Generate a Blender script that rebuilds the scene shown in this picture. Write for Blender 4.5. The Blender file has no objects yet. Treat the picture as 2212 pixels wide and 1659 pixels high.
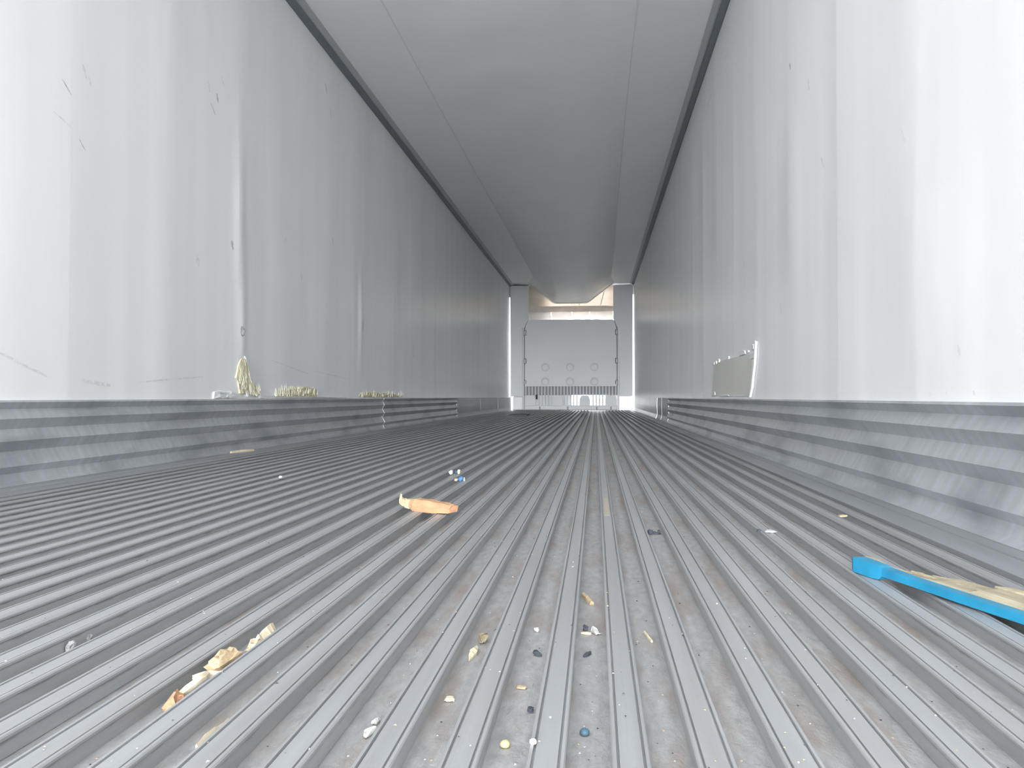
import bpy, bmesh, math, random
import numpy as np
from mathutils import Vector, noise as mnoise

# ------------------------------------------------------------------ camera, sky, sun, exposure
SC = bpy.context.scene
COL = SC.collection
W_PX, F_PX = 2212.0, 1680.0
CAM_Z = 0.262
cam_data = bpy.data.cameras.new('camera')
cam_data.sensor_fit = 'HORIZONTAL'
cam_data.sensor_width = 36.0
cam_data.lens = 36.0 * F_PX / W_PX
cam_data.clip_start = 0.02
cam_data.clip_end = 3000
cam = bpy.data.objects.new('camera', cam_data)
COL.objects.link(cam)
cam.location = (0, 0, CAM_Z)
cam.rotation_euler = (math.pi / 2 + 0.0166, 0, math.atan(181.0 / F_PX))
SC.camera = cam

world = bpy.data.worlds.new('world')
SC.world = world
world.use_nodes = True
wnt = world.node_tree
bg = wnt.nodes['Background']
bg.inputs['Color'].default_value = (0.955, 0.975, 1.0, 1)
bg.inputs['Strength'].default_value = 4.5

# wide soft disc added behind the open rear doors to brighten the deep interior
fill_sun_data = bpy.data.lights.new('fill_sun', 'SUN')
fill_sun_data.energy = 5.2
fill_sun_data.angle = math.radians(24)
fill_sun_data.color = (0.965, 0.985, 1.0)
fill_sun = bpy.data.objects.new('fill_sun', fill_sun_data)
COL.objects.link(fill_sun)
fill_sun.location = (-6, -30, 8)
fill_sun.rotation_euler = Vector((0.03, 1.0, -0.10)).to_track_quat('-Z', 'Y').to_euler()

SC.view_settings.view_transform = 'Standard'
SC.view_settings.look = 'None'
SC.view_settings.gamma = 1.0
SC.view_settings.use_curve_mapping = False
SC.view_settings.exposure = 0.58
SC.cycles.max_bounces = 16
SC.cycles.diffuse_bounces = 10
SC.cycles.glossy_bounces = 6
SC.cycles.use_denoising = True

# ------------------------------------------------------------------ measures (metres); camera at x = 0, y = 0
XL, XR = -1.74, 0.76           # inner faces of the two side walls
Y0, Y1 = -0.90, 15.70          # rear threshold, bulkhead face
ZC = 2.547                     # ceiling
GUT = -0.018                   # bottom of the floor channels
PITCH, RIB0 = 0.0615, -0.037   # rib spacing, centre of rib number 0

# ------------------------------------------------------------------ helpers
def pnoise(v):
    return mnoise.noise(v, noise_basis='PERLIN_NEW')
def lin(c):
    return tuple(((v / 255) / 12.92 if v / 255 <= 0.04045 else ((v / 255 + 0.055) / 1.055) ** 2.4) for v in c)

def lit(c, k=0.60):
    return tuple(v * k for v in lin(c))

def material(name, color, rough=0.5, metal=0.0, var=0.0, scale=(1, 1, 1), detail=3.0, bump=0.0, bscale=(40, 40, 40),
             spec=0.5, trans=0.0, dirt=None, dirt_amount=0.0, dirt_scale=(3, 1, 3), rough_var=0.0, aniso=0.0):
    """Principled material with noise that varies its tone, a dirt colour in noise patches and fine bump."""
    m = bpy.data.materials.new(name)
    m.use_nodes = True
    nt = m.node_tree
    b = nt.nodes['Principled BSDF']
    b.inputs['Roughness'].default_value = rough
    b.inputs['Metallic'].default_value = metal
    b.inputs['Specular IOR Level'].default_value = spec
    tc = nt.nodes.new('ShaderNodeTexCoord')
    def nz(sc, det=3.0):
        mp = nt.nodes.new('ShaderNodeMapping')
        mp.inputs['Scale'].default_value = sc
        nt.links.new(tc.outputs['Object'], mp.inputs['Vector'])
        n = nt.nodes.new('ShaderNodeTexNoise')
        n.inputs['Scale'].default_value = 1.0
        n.inputs['Detail'].default_value = det
        nt.links.new(mp.outputs['Vector'], n.inputs['Vector'])
        return n.outputs['Fac']
    rgb = nt.nodes.new('ShaderNodeRGB')
    rgb.outputs[0].default_value = (*color, 1)
    out = rgb.outputs[0]
    if var:
        f = nz(scale, detail)
        mr = nt.nodes.new('ShaderNodeMapRange')
        mr.inputs['From Min'].default_value = 0.3
        mr.inputs['From Max'].default_value = 0.7
        mr.inputs['To Min'].default_value = 1 - var
        mr.inputs['To Max'].default_value = 1 + var
        nt.links.new(f, mr.inputs['Value'])
        mul = nt.nodes.new('ShaderNodeVectorMath')
        mul.operation = 'SCALE'
        nt.links.new(out, mul.inputs[0])
        nt.links.new(mr.outputs[0], mul.inputs['Scale'])
        out = mul.outputs[0]
    if dirt:
        f = nz(dirt_scale, 6.0)
        mr = nt.nodes.new('ShaderNodeMapRange')
        mr.inputs['From Min'].default_value = 0.48
        mr.inputs['From Max'].default_value = 0.72
        mr.inputs['To Min'].default_value = 0
        mr.inputs['To Max'].default_value = dirt_amount
        nt.links.new(f, mr.inputs['Value'])
        mx = nt.nodes.new('ShaderNodeMix')
        mx.data_type = 'RGBA'
        nt.links.new(mr.outputs[0], mx.inputs[0])
        nt.links.new(out, mx.inputs[6])
        mx.inputs[7].default_value = (*dirt, 1)
        out = mx.outputs[2]
    nt.links.new(out, b.inputs['Base Color'])
    if rough_var:
        f = nz(scale, 2.0)
        mr = nt.nodes.new('ShaderNodeMapRange')
        mr.inputs['To Min'].default_value = rough - rough_var
        mr.inputs['To Max'].default_value = rough + rough_var
        nt.links.new(f, mr.inputs['Value'])
        nt.links.new(mr.outputs[0], b.inputs['Roughness'])
    if bump:
        f = nz(bscale, 3.0)
        bp = nt.nodes.new('ShaderNodeBump')
        bp.inputs['Strength'].default_value = bump
        bp.inputs['Distance'].default_value = 0.002
        nt.links.new(f, bp.inputs['Height'])
        nt.links.new(bp.outputs[0], b.inputs['Normal'])
    if trans:
        tr = nt.nodes.new('ShaderNodeBsdfTranslucent')
        nt.links.new(out, tr.inputs['Color'])
        ms = nt.nodes.new('ShaderNodeMixShader')
        ms.inputs[0].default_value = trans
        nt.links.new(b.outputs[0], ms.inputs[1])
        nt.links.new(tr.outputs[0], ms.inputs[2])
        nt.links.new(ms.outputs[0], nt.nodes['Material Output'].inputs['Surface'])
    return m

def mesh(name, verts, faces, mat=None, parent=None, smooth=False, loc=None, rot=None):
    me = bpy.data.meshes.new(name)
    me.from_pydata([tuple(v) for v in verts], [], [tuple(f) for f in faces])
    me.validate()
    bm = bmesh.new()
    bm.from_mesh(me)
    bmesh.ops.recalc_face_normals(bm, faces=bm.faces)
    bm.to_mesh(me)
    bm.free()
    if mat:
        me.materials.append(mat)
    if smooth:
        for p in me.polygons:
            p.use_smooth = True
    o = bpy.data.objects.new(name, me)
    COL.objects.link(o)
    if parent:
        o.parent = parent
    if loc is not None:
        o.location = loc
    if rot is not None:
        o.rotation_euler = rot
    return o

def empty(name, loc=(0, 0, 0)):
    o = bpy.data.objects.new(name, None)
    o.empty_display_size = 0.05
    COL.objects.link(o)
    o.location = loc
    return o

def tag(o, label=None, cat=None, group=None, kind=None):
    if label: o['label'] = label
    if cat: o['category'] = cat
    if group: o['group'] = group
    if kind: o['kind'] = kind
    return o

class MB:
    """Collects boxes and extrusions and links them as one mesh."""
    def __init__(s): s.v, s.f = [], []
    def add(s, v, f):
        n = len(s.v)
        s.v += [tuple(p) for p in v]
        s.f += [tuple(i + n for i in q) for q in f]
        return s
    def box(s, x0, x1, y0, y1, z0, z1):
        return s.add([(x0, y0, z0), (x1, y0, z0), (x1, y1, z0), (x0, y1, z0), (x0, y0, z1), (x1, y0, z1), (x1, y1, z1), (x0, y1, z1)],
                     [(0, 3, 2, 1), (4, 5, 6, 7), (0, 1, 5, 4), (1, 2, 6, 5), (2, 3, 7, 6), (3, 0, 4, 7)])
    def bevbox(s, x0, x1, y0, y1, z0, z1, b):
        """box whose camera-side (y0) edges are chamfered"""
        return s.add([(x0 + b, y0, z0 + b), (x1 - b, y0, z0 + b), (x1 - b, y0, z1 - b), (x0 + b, y0, z1 - b),
                      (x0, y0 + b, z0), (x1, y0 + b, z0), (x1, y0 + b, z1), (x0, y0 + b, z1),
                      (x0, y1, z0), (x1, y1, z0), (x1, y1, z1), (x0, y1, z1)],
                     [(0, 1, 2, 3), (0, 4, 5, 1), (1, 5, 6, 2), (2, 6, 7, 3), (3, 7, 4, 0),
                      (4, 8, 9, 5), (5, 9, 10, 6), (6, 10, 11, 7), (7, 11, 8, 4), (8, 11, 10, 9)])
    def extrude_y(s, prof, ys, closed=True, dx=None):
        """profile of (x, z) swept along y through the stations ys"""
        n = len(prof)
        v, f = [], []
        for y in ys:
            ox, oz = dx(y) if dx else (0, 0)
            v += [(x + ox, y, z + oz) for x, z in prof]
        for i in range(len(ys) - 1):
            for j in range(n if closed else n - 1):
                a, b = i * n + j, i * n + (j + 1) % n
                f.append((a, b, b + n, a + n))
        if closed:
            f.append(tuple(range(n)))
            f.append(tuple(range(n * (len(ys) - 1), n * len(ys))))
        return s.add(v, f)
    def build(s, name, mat=None, parent=None, smooth=False):
        return mesh(name, s.v, s.f, mat, parent, smooth)

# ------------------------------------------------------------------ materials
M = {}
M['lining'] = material('white_lining', (0.87, 0.875, 0.88), 0.30, var=0.03, scale=(0.5, 4.6, 0.13), detail=2.0, bump=0.10, bscale=(60, 90, 14),
                       dirt=(0.60, 0.60, 0.60), dirt_amount=0.16, dirt_scale=(1, 3.2, 0.3))
M['ceiling'] = material('ceiling_sheet', (0.86, 0.87, 0.875), 0.42, var=0.02, scale=(1, 0.6, 1))
M['chute'] = material('chute_fabric', (0.86, 0.87, 0.875), 0.36, var=0.02, scale=(1.2, 0.6, 1))
M['cornice'] = material('cornice_metal', (0.17, 0.19, 0.215), 0.55, metal=0.0, var=0.05, scale=(3, 1, 3))
M['stripgrey'] = material('strip_grey', (0.72, 0.73, 0.735), 0.5)
M['flange'] = material('flange_metal', (0.46, 0.475, 0.485), 0.5, metal=0.1, var=0.05, scale=(3, 1, 3))
M['scuff'] = material('scuff_metal', (0.51, 0.53, 0.55), 0.36, metal=0.4, var=0.11, scale=(4, 40, 5), detail=8, bump=0.06, bscale=(20, 160, 14),
                      dirt=(0.24, 0.255, 0.275), dirt_amount=0.7, dirt_scale=(3, 3.0, 9), rough_var=0.12)
M['rail'] = material('rail_metal', (0.305, 0.314, 0.322), 0.36, metal=0.2, var=0.10, scale=(42, 1.3, 42), detail=7, bump=0.10, bscale=(500, 8, 60),
                     dirt=(0.27, 0.265, 0.26), dirt_amount=0.45, dirt_scale=(26, 2.4, 26), rough_var=0.1)
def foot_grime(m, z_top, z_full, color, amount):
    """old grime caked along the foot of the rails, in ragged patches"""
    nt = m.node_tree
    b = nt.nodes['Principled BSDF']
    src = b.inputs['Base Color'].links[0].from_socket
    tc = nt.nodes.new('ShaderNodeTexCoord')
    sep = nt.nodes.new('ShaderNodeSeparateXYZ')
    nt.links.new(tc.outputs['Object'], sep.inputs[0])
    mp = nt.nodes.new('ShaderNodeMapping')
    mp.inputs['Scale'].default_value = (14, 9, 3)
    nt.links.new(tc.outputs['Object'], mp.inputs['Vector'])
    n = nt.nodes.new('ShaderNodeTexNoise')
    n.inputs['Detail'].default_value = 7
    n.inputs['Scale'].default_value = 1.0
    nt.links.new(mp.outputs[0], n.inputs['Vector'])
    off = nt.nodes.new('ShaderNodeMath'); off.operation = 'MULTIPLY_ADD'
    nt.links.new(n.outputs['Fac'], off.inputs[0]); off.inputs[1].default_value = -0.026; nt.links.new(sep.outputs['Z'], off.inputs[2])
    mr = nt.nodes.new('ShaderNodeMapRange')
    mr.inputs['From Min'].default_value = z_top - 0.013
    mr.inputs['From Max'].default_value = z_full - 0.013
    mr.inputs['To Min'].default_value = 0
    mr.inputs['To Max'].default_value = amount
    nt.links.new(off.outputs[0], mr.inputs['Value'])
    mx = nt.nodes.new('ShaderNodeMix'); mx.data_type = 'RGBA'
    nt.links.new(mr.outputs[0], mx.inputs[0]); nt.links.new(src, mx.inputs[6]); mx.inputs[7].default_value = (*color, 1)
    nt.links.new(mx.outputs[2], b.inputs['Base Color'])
def lip_grime_shade(m, color, amount):
    """ragged dark line of dirt and painted shadow just under the lip of each rail"""
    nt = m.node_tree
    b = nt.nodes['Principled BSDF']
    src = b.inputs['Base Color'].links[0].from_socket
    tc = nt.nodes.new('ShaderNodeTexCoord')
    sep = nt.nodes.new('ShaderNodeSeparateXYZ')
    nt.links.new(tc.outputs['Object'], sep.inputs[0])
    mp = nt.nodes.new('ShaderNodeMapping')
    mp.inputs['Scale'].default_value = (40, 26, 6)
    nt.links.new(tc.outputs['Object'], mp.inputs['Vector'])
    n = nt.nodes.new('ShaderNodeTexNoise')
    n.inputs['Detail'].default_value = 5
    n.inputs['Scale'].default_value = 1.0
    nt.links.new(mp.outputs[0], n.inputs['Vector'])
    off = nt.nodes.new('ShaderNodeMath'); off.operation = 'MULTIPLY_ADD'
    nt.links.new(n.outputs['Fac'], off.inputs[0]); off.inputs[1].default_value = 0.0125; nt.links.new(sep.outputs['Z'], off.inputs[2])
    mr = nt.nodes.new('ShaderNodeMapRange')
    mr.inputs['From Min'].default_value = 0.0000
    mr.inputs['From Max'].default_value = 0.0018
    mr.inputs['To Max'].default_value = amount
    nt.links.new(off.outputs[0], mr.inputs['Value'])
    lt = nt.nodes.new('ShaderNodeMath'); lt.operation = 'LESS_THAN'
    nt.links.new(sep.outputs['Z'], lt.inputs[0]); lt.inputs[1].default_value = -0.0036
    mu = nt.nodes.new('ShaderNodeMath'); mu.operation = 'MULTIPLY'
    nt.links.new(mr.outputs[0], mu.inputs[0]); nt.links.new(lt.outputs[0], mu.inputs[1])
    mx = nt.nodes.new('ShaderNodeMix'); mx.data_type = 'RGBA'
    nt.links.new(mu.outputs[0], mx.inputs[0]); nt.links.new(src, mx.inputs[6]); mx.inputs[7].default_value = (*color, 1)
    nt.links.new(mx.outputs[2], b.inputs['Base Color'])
lip_grime_shade(M['rail'], (0.16, 0.165, 0.18), 0.6)  # dirt plus the shadow under the rail lips, both put into the colour
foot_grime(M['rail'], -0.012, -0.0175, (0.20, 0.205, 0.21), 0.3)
M['gutter'] = material('channel_metal', (0.365, 0.368, 0.368), 0.5, metal=0.3, var=0.16, scale=(110, 40, 60), detail=8,
                       dirt=(0.30, 0.245, 0.21), dirt_amount=0.9, dirt_scale=(34, 7, 30), bump=0.5, bscale=(320, 180, 80))
M['edge'] = material('edge_metal', (0.37, 0.385, 0.40), 0.42, metal=0.5, var=0.08, scale=(14, 1.2, 14), detail=5,
                     dirt=(0.25, 0.26, 0.27), dirt_amount=0.5, dirt_scale=(8, 1.0, 8))
M['bulk'] = material('bulkhead_plastic', (0.73, 0.755, 0.772), 0.5, var=0.03, scale=(1.5, 1.5, 1.5))
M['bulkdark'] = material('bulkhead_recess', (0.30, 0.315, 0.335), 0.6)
M['plate'] = material('bright_plate', (0.78, 0.785, 0.78), 0.36, metal=0.7, var=0.06, scale=(2, 1.5, 10), dirt=(0.6, 0.6, 0.6), dirt_amount=0.3)
M['dullplate'] = material('dull_plate', (0.62, 0.61, 0.59), 0.5, metal=0.4, var=0.1, scale=(3, 2, 6))
M['shell'] = material('outer_skin', (0.75, 0.75, 0.76), 0.6)
M['ground'] = material('yard_concrete', (0.56, 0.555, 0.545), 0.9, var=0.12, scale=(0.3, 0.3, 0.3))
M['paleplate'] = material('pale_plate', (0.92, 0.925, 0.92), 0.45)
M['glowwhite'] = material('thin_white_sheet', (0.96, 0.96, 0.96), 0.5, trans=0.85, var=0.03, scale=(4, 4, 9))
M['flapsheet'] = material('flap_sheet', (0.80, 0.75, 0.69), 0.5, trans=0.24, var=0.1, scale=(4, 3, 9))
M['glowpanel'] = material('thin_fibreglass', (0.83, 0.77, 0.705), 0.5, trans=0.5, var=0.08, scale=(3, 3, 5), detail=4)
M['foam'] = material('yellow_insulation', lit((220, 212, 180), 0.92), 0.95, var=0.30, scale=(30, 40, 14), detail=6, bump=1.0, bscale=(80, 160, 40))
M['fibre'] = material('pale_fibre', lit((238, 234, 214), 0.95), 0.9, var=0.12, scale=(50, 50, 50))
M['torn'] = material('torn_edge', lin((226, 228, 226)), 0.8, var=0.08, scale=(40, 40, 40))
M['patch'] = material('patch_sheet', lin((218, 216, 208)), 0.42, var=0.03, scale=(3, 3, 3))
M['mark'] = material('rub_mark', (0.50, 0.505, 0.50), 0.7, var=0.3, scale=(60, 60, 60))
M['faint'] = material('faint_mark', (0.77, 0.775, 0.77), 0.6, var=0.15, scale=(60, 60, 60))
M['wood'] = material('raw_wood', lit((226, 180, 136), 0.5), 0.75, var=0.22, scale=(18, 60, 60), detail=5, bump=0.6, bscale=(30, 140, 140),
                     dirt=lit((196, 134, 104)), dirt_amount=0.7, dirt_scale=(16, 30, 30))
M['palewood'] = material('pale_wood', lit((240, 226, 196)), 0.8, var=0.12, scale=(80, 80, 80))
M['tanwood'] = material('tan_wood', lit((224, 198, 160)), 0.8, var=0.2, scale=(60, 60, 60), bump=0.5, bscale=(200, 200, 200))
M['orange'] = material('orange_wood', lit((222, 166, 128)), 0.8, var=0.2, scale=(80, 80, 80))
M['boardtop'] = material('board_wood', lit((200, 188, 160), 0.52), 0.85, var=0.2, scale=(14, 60, 60), detail=5, bump=0.6, bscale=(40, 200, 200))
M['blue'] = material('blue_paint', lit((40, 160, 204), 0.56), 0.5, var=0.12, scale=(30, 30, 30), dirt=lit((26, 110, 160)), dirt_amount=0.4, dirt_scale=(20, 20, 20))
M['bluedark'] = material('deep_blue_paint', lit((58, 120, 176)), 0.5)
M['navy'] = material('navy_paint', lit((46, 70, 104)), 0.5)
M['white'] = material('white_scrap', lit((240, 240, 236)), 0.7)
M['yellow'] = material('yellow_bead', lit((232, 220, 168)), 0.6)
M['dark'] = material('black_crumb', lit((70, 76, 86)), 0.8, var=0.2, scale=(90, 90, 90))
M['tealbead'] = material('teal_bead', lit((84, 116, 134)), 0.6)
M['olive'] = material('olive_flake', lit((150, 140, 112)), 0.8, var=0.2, scale=(80, 80, 80))
M['grit'] = material('grey_crumb', lit((178, 180, 180)), 0.8, var=0.2, scale=(80, 80, 80))
M['rubber'] = material('dark_rubber', lit((84, 96, 110)), 0.8)
M['stain'] = material('tan_film', lit((196, 188, 172)), 0.6)

# ------------------------------------------------------------------ the yard outside and the trailer's shell
tag(mesh('ground', [(-500, -500, -1.25), (500, -500, -1.25), (500, 900, -1.25), (-500, 900, -1.25)], [(0, 1, 2, 3)], M['ground']),
    kind='structure')

def spaced(a, b, step):
    n = max(1, int(round((b - a) / step)))
    return [a + (b - a) * i / n for i in range(n + 1)]

# floor: base plate, ribs as parts, smooth edge plates
floor = MB().box(XL - 0.06, XR + 0.06, Y0, 16.0, -0.16, GUT).build('floor', M['gutter'])
tag(floor, kind='structure')
def rib_profile(xc, hw=0.0138, g=0.0036):
    hs = [(-hw + 0.0010, GUT), (-hw + 0.0016, GUT + 0.004), (-hw + 0.0016, -0.0046), (-hw, -0.0038), (-hw - 0.0002, -0.0012), (-hw + 0.0008, 0.0002),
          (-hw + g - 0.0004, 0.0003), (-hw + g, -0.0026), (-hw + g + 0.0014, -0.0026), (-hw + g + 0.0018, -0.0002),
          (hw - g - 0.0018, -0.0002), (hw - g - 0.0014, -0.0026), (hw - g, -0.0026), (hw - g + 0.0004, 0.0003),
          (hw - 0.0008, 0.0002), (hw + 0.0002, -0.0012), (hw, -0.0038), (hw - 0.0016, -0.0046), (hw - 0.0016, GUT + 0.004), (hw - 0.0010, GUT)]
    return [(xc + a, b) for a, b in hs]
rng = random.Random(4)
RIBS = range(-24, 11)
for k in RIBS:
    xc = RIB0 + PITCH * k
    ph, am = rng.uniform(0, 6), rng.uniform(0.0004, 0.0014)
    MB().extrude_y(rib_profile(xc), spaced(Y0, Y1 - 0.02, 0.4),
                   dx=lambda y, ph=ph, am=am: (am * math.sin(y * 0.9 + ph), 0.0006 * math.sin(y * 1.7 + ph * 2))).build('floor_rail', M['rail'], floor)
xl_edge = RIB0 + PITCH * RIBS[0] - 0.034
xr_edge = RIB0 + PITCH * RIBS[-1] + 0.034
def edge_plate(x0, x1, steps):
    prof = [(x0, GUT), (x1, GUT), (x1, 0.0)]
    for i in range(steps, 0, -1):
        xa = x0 + (x1 - x0) * i / (steps + 1)
        prof += [(xa + 0.004, 0.0), (xa + 0.003, -0.003), (xa - 0.003, -0.003), (xa - 0.004, 0.0)]
    prof += [(x0, 0.0)]
    MB().extrude_y(prof, spaced(Y0, Y1 - 0.02, 2)).build('edge_plate', M['edge'], floor)
edge_plate(XL + 0.012, xl_edge, 2)
edge_plate(xr_edge, XR - 0.012, 1)

# ceiling
ceiling = MB().box(XL - 0.06, XR + 0.06, Y0, 16.0, ZC, ZC + 0.09).build('ceiling', M['ceiling'])
tag(ceiling, kind='structure')

# side walls: shell plus lining panels with a ridge over every post
def wall(side, name, X, s, phase, seams, bumps):
    """s = +1 when the room lies at larger x. bumps: (y, z, ry, rz, depth)"""
    sh = MB().box(min(X - s * 0.012, X - s * 0.07), max(X - s * 0.012, X - s * 0.07), Y0, 16.0, -0.16, ZC).build(name, M['shell'])
    tag(sh, kind='structure')
    r = random.Random(side)
    amp = {k: r.uniform(0.0024, 0.0054) for k in range(-12, 40)}
    def d(y, z):
        t = (y - phase) / 0.61
        k0 = math.floor(t)
        u = t - k0
        v = 0.0
        for k, uu in ((k0, u), (k0 + 1, 1 - u)):
            a = amp[k] * (0.75 + 0.35 * pnoise(Vector((k * 3.1, z * 0.9, side))))
            v += a * max(0.0, 1 - uu / 0.62) ** 2.0
        v += 0.0022 * pnoise(Vector((y * 0.8, z * 0.7, 7 + side))) + 0.0016 * pnoise(Vector((y * 3.6, z * 0.35, 3 + side))) + 0.0009 * pnoise(Vector((y * 9.0, z * 0.4, 5 + side)))
        for (by, bz, ry, rz, dep) in bumps:
            q = ((y - by) / ry) ** 2 + ((z - bz) / rz) ** 2
            if q < 9: v += dep * math.exp(-q * 1.6)
        return v
    zs = spaced(0.248, ZC - 0.28, 0.075)
    edges = [Y0] + [y for y in seams if Y0 + 0.3 < y < Y1 - 0.2] + [Y1 + 0.12]
    for a, b in zip(edges[:-1], edges[1:]):
        ys = spaced(a, b, 0.0122 * 1.25)
        v, f = [], []
        n = len(zs)
        for y in ys:
            for z in zs:
                v.append((X + s * d(y, z), y, z))
        for i in range(len(ys) - 1):
            for j in range(n - 1):
                p = i * n + j
                f.append((p, p + 1, p + n + 1, p + n))
        mesh('lining_panel', v, f, M['lining'], sh, smooth=True)
    return sh, d
ph_l, ph_r = 3.62, 3.755
wall_left, dl = wall(1, 'wall_left', XL, 1, ph_l, [ph_l + 0.61 * k for k in range(-6, 20, 2)],
                     [(3.64, 1.15, 0.07, 0.45, 0.007), (3.67, 0.62, 0.05, 0.28, 0.007), (5.62, 0.85, 0.06, 0.35, 0.008), (2.3, 0.9, 0.4, 0.5, 0.004)])
wall_right, dr = wall(2, 'wall_right', XR, -1, ph_r, [ph_r + 0.61 * k for k in range(-6, 20, 2)],
                      [(3.10, 1.0, 0.2, 0.5, 0.006), (4.7, 0.8, 0.3, 0.3, 0.005), (1.9, 0.55, 0.25, 0.25, 0.006)])
ZW = ZC - 0.28
for (wl, X, s) in ((wall_left, XL, 1), (wall_right, XR, -1)):
    MB().box(min(X - s * 0.012, X + s * 0.0005), max(X - s * 0.012, X + s * 0.0005), Y0, Y1 + 0.12, ZW - 0.02, ZC).build('upper_backing', M['lining'], wl)

# cornices between walls and ceiling
def cornice(name, X, s):
    ins = 0.078
    prof = [(X, CAM_Z + 2.243), (X + s * 0.008, CAM_Z + 2.239), (X + s * 0.020, CAM_Z + 2.246), (X + s * 0.040, CAM_Z + 2.268), (X + s * 0.040, ZC), (X, ZC)]
    o = MB().extrude_y(prof, spaced(Y0, Y1, 1.5)).build(name, M['cornice'])
    tag(o, kind='structure')
    fl = [(X + s * 0.0405, CAM_Z + 2.2665), (X + s * 0.050, CAM_Z + 2.2645), (X + s * ins, CAM_Z + 2.275), (X + s * ins, ZC - 0.0005), (X + s * 0.0405, ZC - 0.0005)]
    MB().extrude_y(fl, spaced(Y0, Y1, 1.5)).build('ceiling_flange', M['flange'], o)
    return o
cornice('trim_left', XL, 1)
cornice('trim_right', XR, -1)

# scuff plates along the foot of each wall
ZS = [0.252, 0.246, 0.226, 0.197, 0.166, 0.131, 0.100, 0.056, 0.034, 0.010, 0.0005]
OS = [0.018, 0.024, 0.007, 0.027, 0.007, 0.027, 0.007, 0.030, 0.012, 0.022, 0.042]
def scuff(name, X, s, cuts, flats):
    root = empty(name, (X, 0, 0))
    tag(root, kind='structure')
    r = random.Random(len(cuts) * 7 + (1 if s > 0 else 2))
    for a, b in zip(cuts[:-1], cuts[1:]):
        prof = [(-s * 0.011, 0.252)] + [(s * o, z) for o, z in zip(OS, ZS)] + [(-s * 0.011, 0.0005)]
        ph = r.uniform(0, 6)
        MB().extrude_y(prof, spaced(a + 0.0002, b - 0.0002, 0.5),
                       dx=lambda y, ph=ph: (s * 0.0015 * math.sin(y * 1.3 + ph), 0)).build('scuff_plate', M['scuff'], root)
    for a, b, off, mat, h in flats:
        prof = [(-s * 0.011, h), (s * off, h), (s * (off + 0.004), h * 0.55), (s * (off + 0.001), 0.05), (s * (off + 0.012), 0.012), (s * (off + 0.02), 0.0005), (-s * 0.011, 0.0005)]
        MB().extrude_y(prof, spaced(a + 0.002, b - 0.002, 0.7)).build('kick_plate', M[mat], root)
    return root
scuff('baseboard_left', XL, 1, [Y0, 2.9, 6.2, 9.6], [(9.6, 11.6, 0.010, 'edge', 0.25), (11.6, 13.7, 0.011, 'edge', 0.25), (13.7, 15.69, 0.013, 'dullplate', 0.25)])
scuff('baseboard_right', XR, -1, [Y0, 2.6, 5.4, 8.2], [(8.2, 9.0, 0.010, 'edge', 0.25), (9.0, 9.65, 0.012, 'edge', 0.25), (9.65, 12.6, 0.014, 'plate', 0.25), (12.6, 15.69, 0.013, 'plate', 0.25)])

# front wall, with added openings shaped for the daylight they let through
FY0, FY1 = 15.94, 16.0
fw = MB()
for x0, x1, z0, z1 in ((XL - 0.06, XL, -0.16, ZC), (XR, XR + 0.06, -0.16, ZC),
                       (XL + 0.055, -0.98, 0.0, ZC), (0.36, 0.47, 0.0, ZC), (0.47, XR - 0.055, 0.27, ZC),
                       (-0.98, 0.36, 2.47, ZC), (-0.98, 0.36, 0.42, 1.35), (-0.98, -0.49, 0.0, 0.42), (0.19, 0.36, 0.0, 0.42),
                       (XL, XR, -0.16, -0.0), (XL, XL + 0.055, 2.35, ZC), (XR - 0.055, XR, 2.35, ZC)):
    fw.box(x0, x1, FY0, FY1, z0, z1)
tag(fw.build('wall_front', M['shell']), kind='structure')

# ------------------------------------------------------------------ front bulkhead
BY = Y1
bh = tag(empty('bulkhead', (-0.49, BY, 0)), 'grey moulded bulkhead closing the far end of the trailer, with slotted grille', 'bulkhead')
def part(mb, name, mat, parent=bh, smooth=False):
    o = mb.build(name, M[mat], None, smooth)
    me = o.data
    # keep the mesh in world coordinates while the parent Empty stands at the base
    root = parent
    off = Vector((0, 0, 0))
    while root:
        off += root.location
        root = root.parent
    me.transform(__import__('mathutils').Matrix.Translation(-off))
    o.parent = parent
    return o
def poly_prism(mb, pts, y0, y1):
    n = len(pts)
    v = [(x, y0, z) for x, z in pts] + [(x, y1, z) for x, z in pts]
    f = [tuple(range(n)), tuple(range(n, 2 * n))] + [(i, (i + 1) % n, (i + 1) % n + n, i + n) for i in range(n)]
    return mb.add(v, f)
# side columns
part(poly_prism(MB(), [(-1.712, 0.27), (-1.484, 0.27), (-1.484, 1.66), (-1.440, 1.66), (-1.385, 1.79), (-1.353, 1.83), (-1.353, 2.52), (-1.728, 2.52), (-1.713, 1.5)], BY + 0.0, BY + 0.08), 'side_column', 'bulk')
part(poly_prism(MB(), [(0.732, 0.275), (0.475, 0.275), (0.475, 1.66), (0.430, 1.66), (0.376, 1.79), (0.352, 1.83), (0.352, 2.46), (0.36, 2.50), (0.742, 2.52), (0.733, 1.5)], BY + 0.0, BY + 0.08), 'side_column', 'bulk')
# corner kick plates under the columns
part(MB().bevbox(-1.675, -1.484, BY + 0.005, BY + 0.03, 0.002, 0.262, 0.006), 'corner_plate', 'paleplate')
cp = part(MB().bevbox(0.475, 0.70, BY + 0.005, BY + 0.02, 0.002, 0.268, 0.005), 'corner_plate', 'glowwhite')
tag(cp, 'thin white corner plate glowing with daylight from behind')
# vertical rails beside the panel
part(MB().bevbox(-1.482, -1.445, BY - 0.012, BY + 0.03, 0.003, 1.655, 0.008), 'panel_rail', 'bulk')
part(MB().bevbox(0.433, 0.472, BY - 0.012, BY + 0.03, 0.003, 1.655, 0.008), 'panel_rail', 'bulk')
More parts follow.
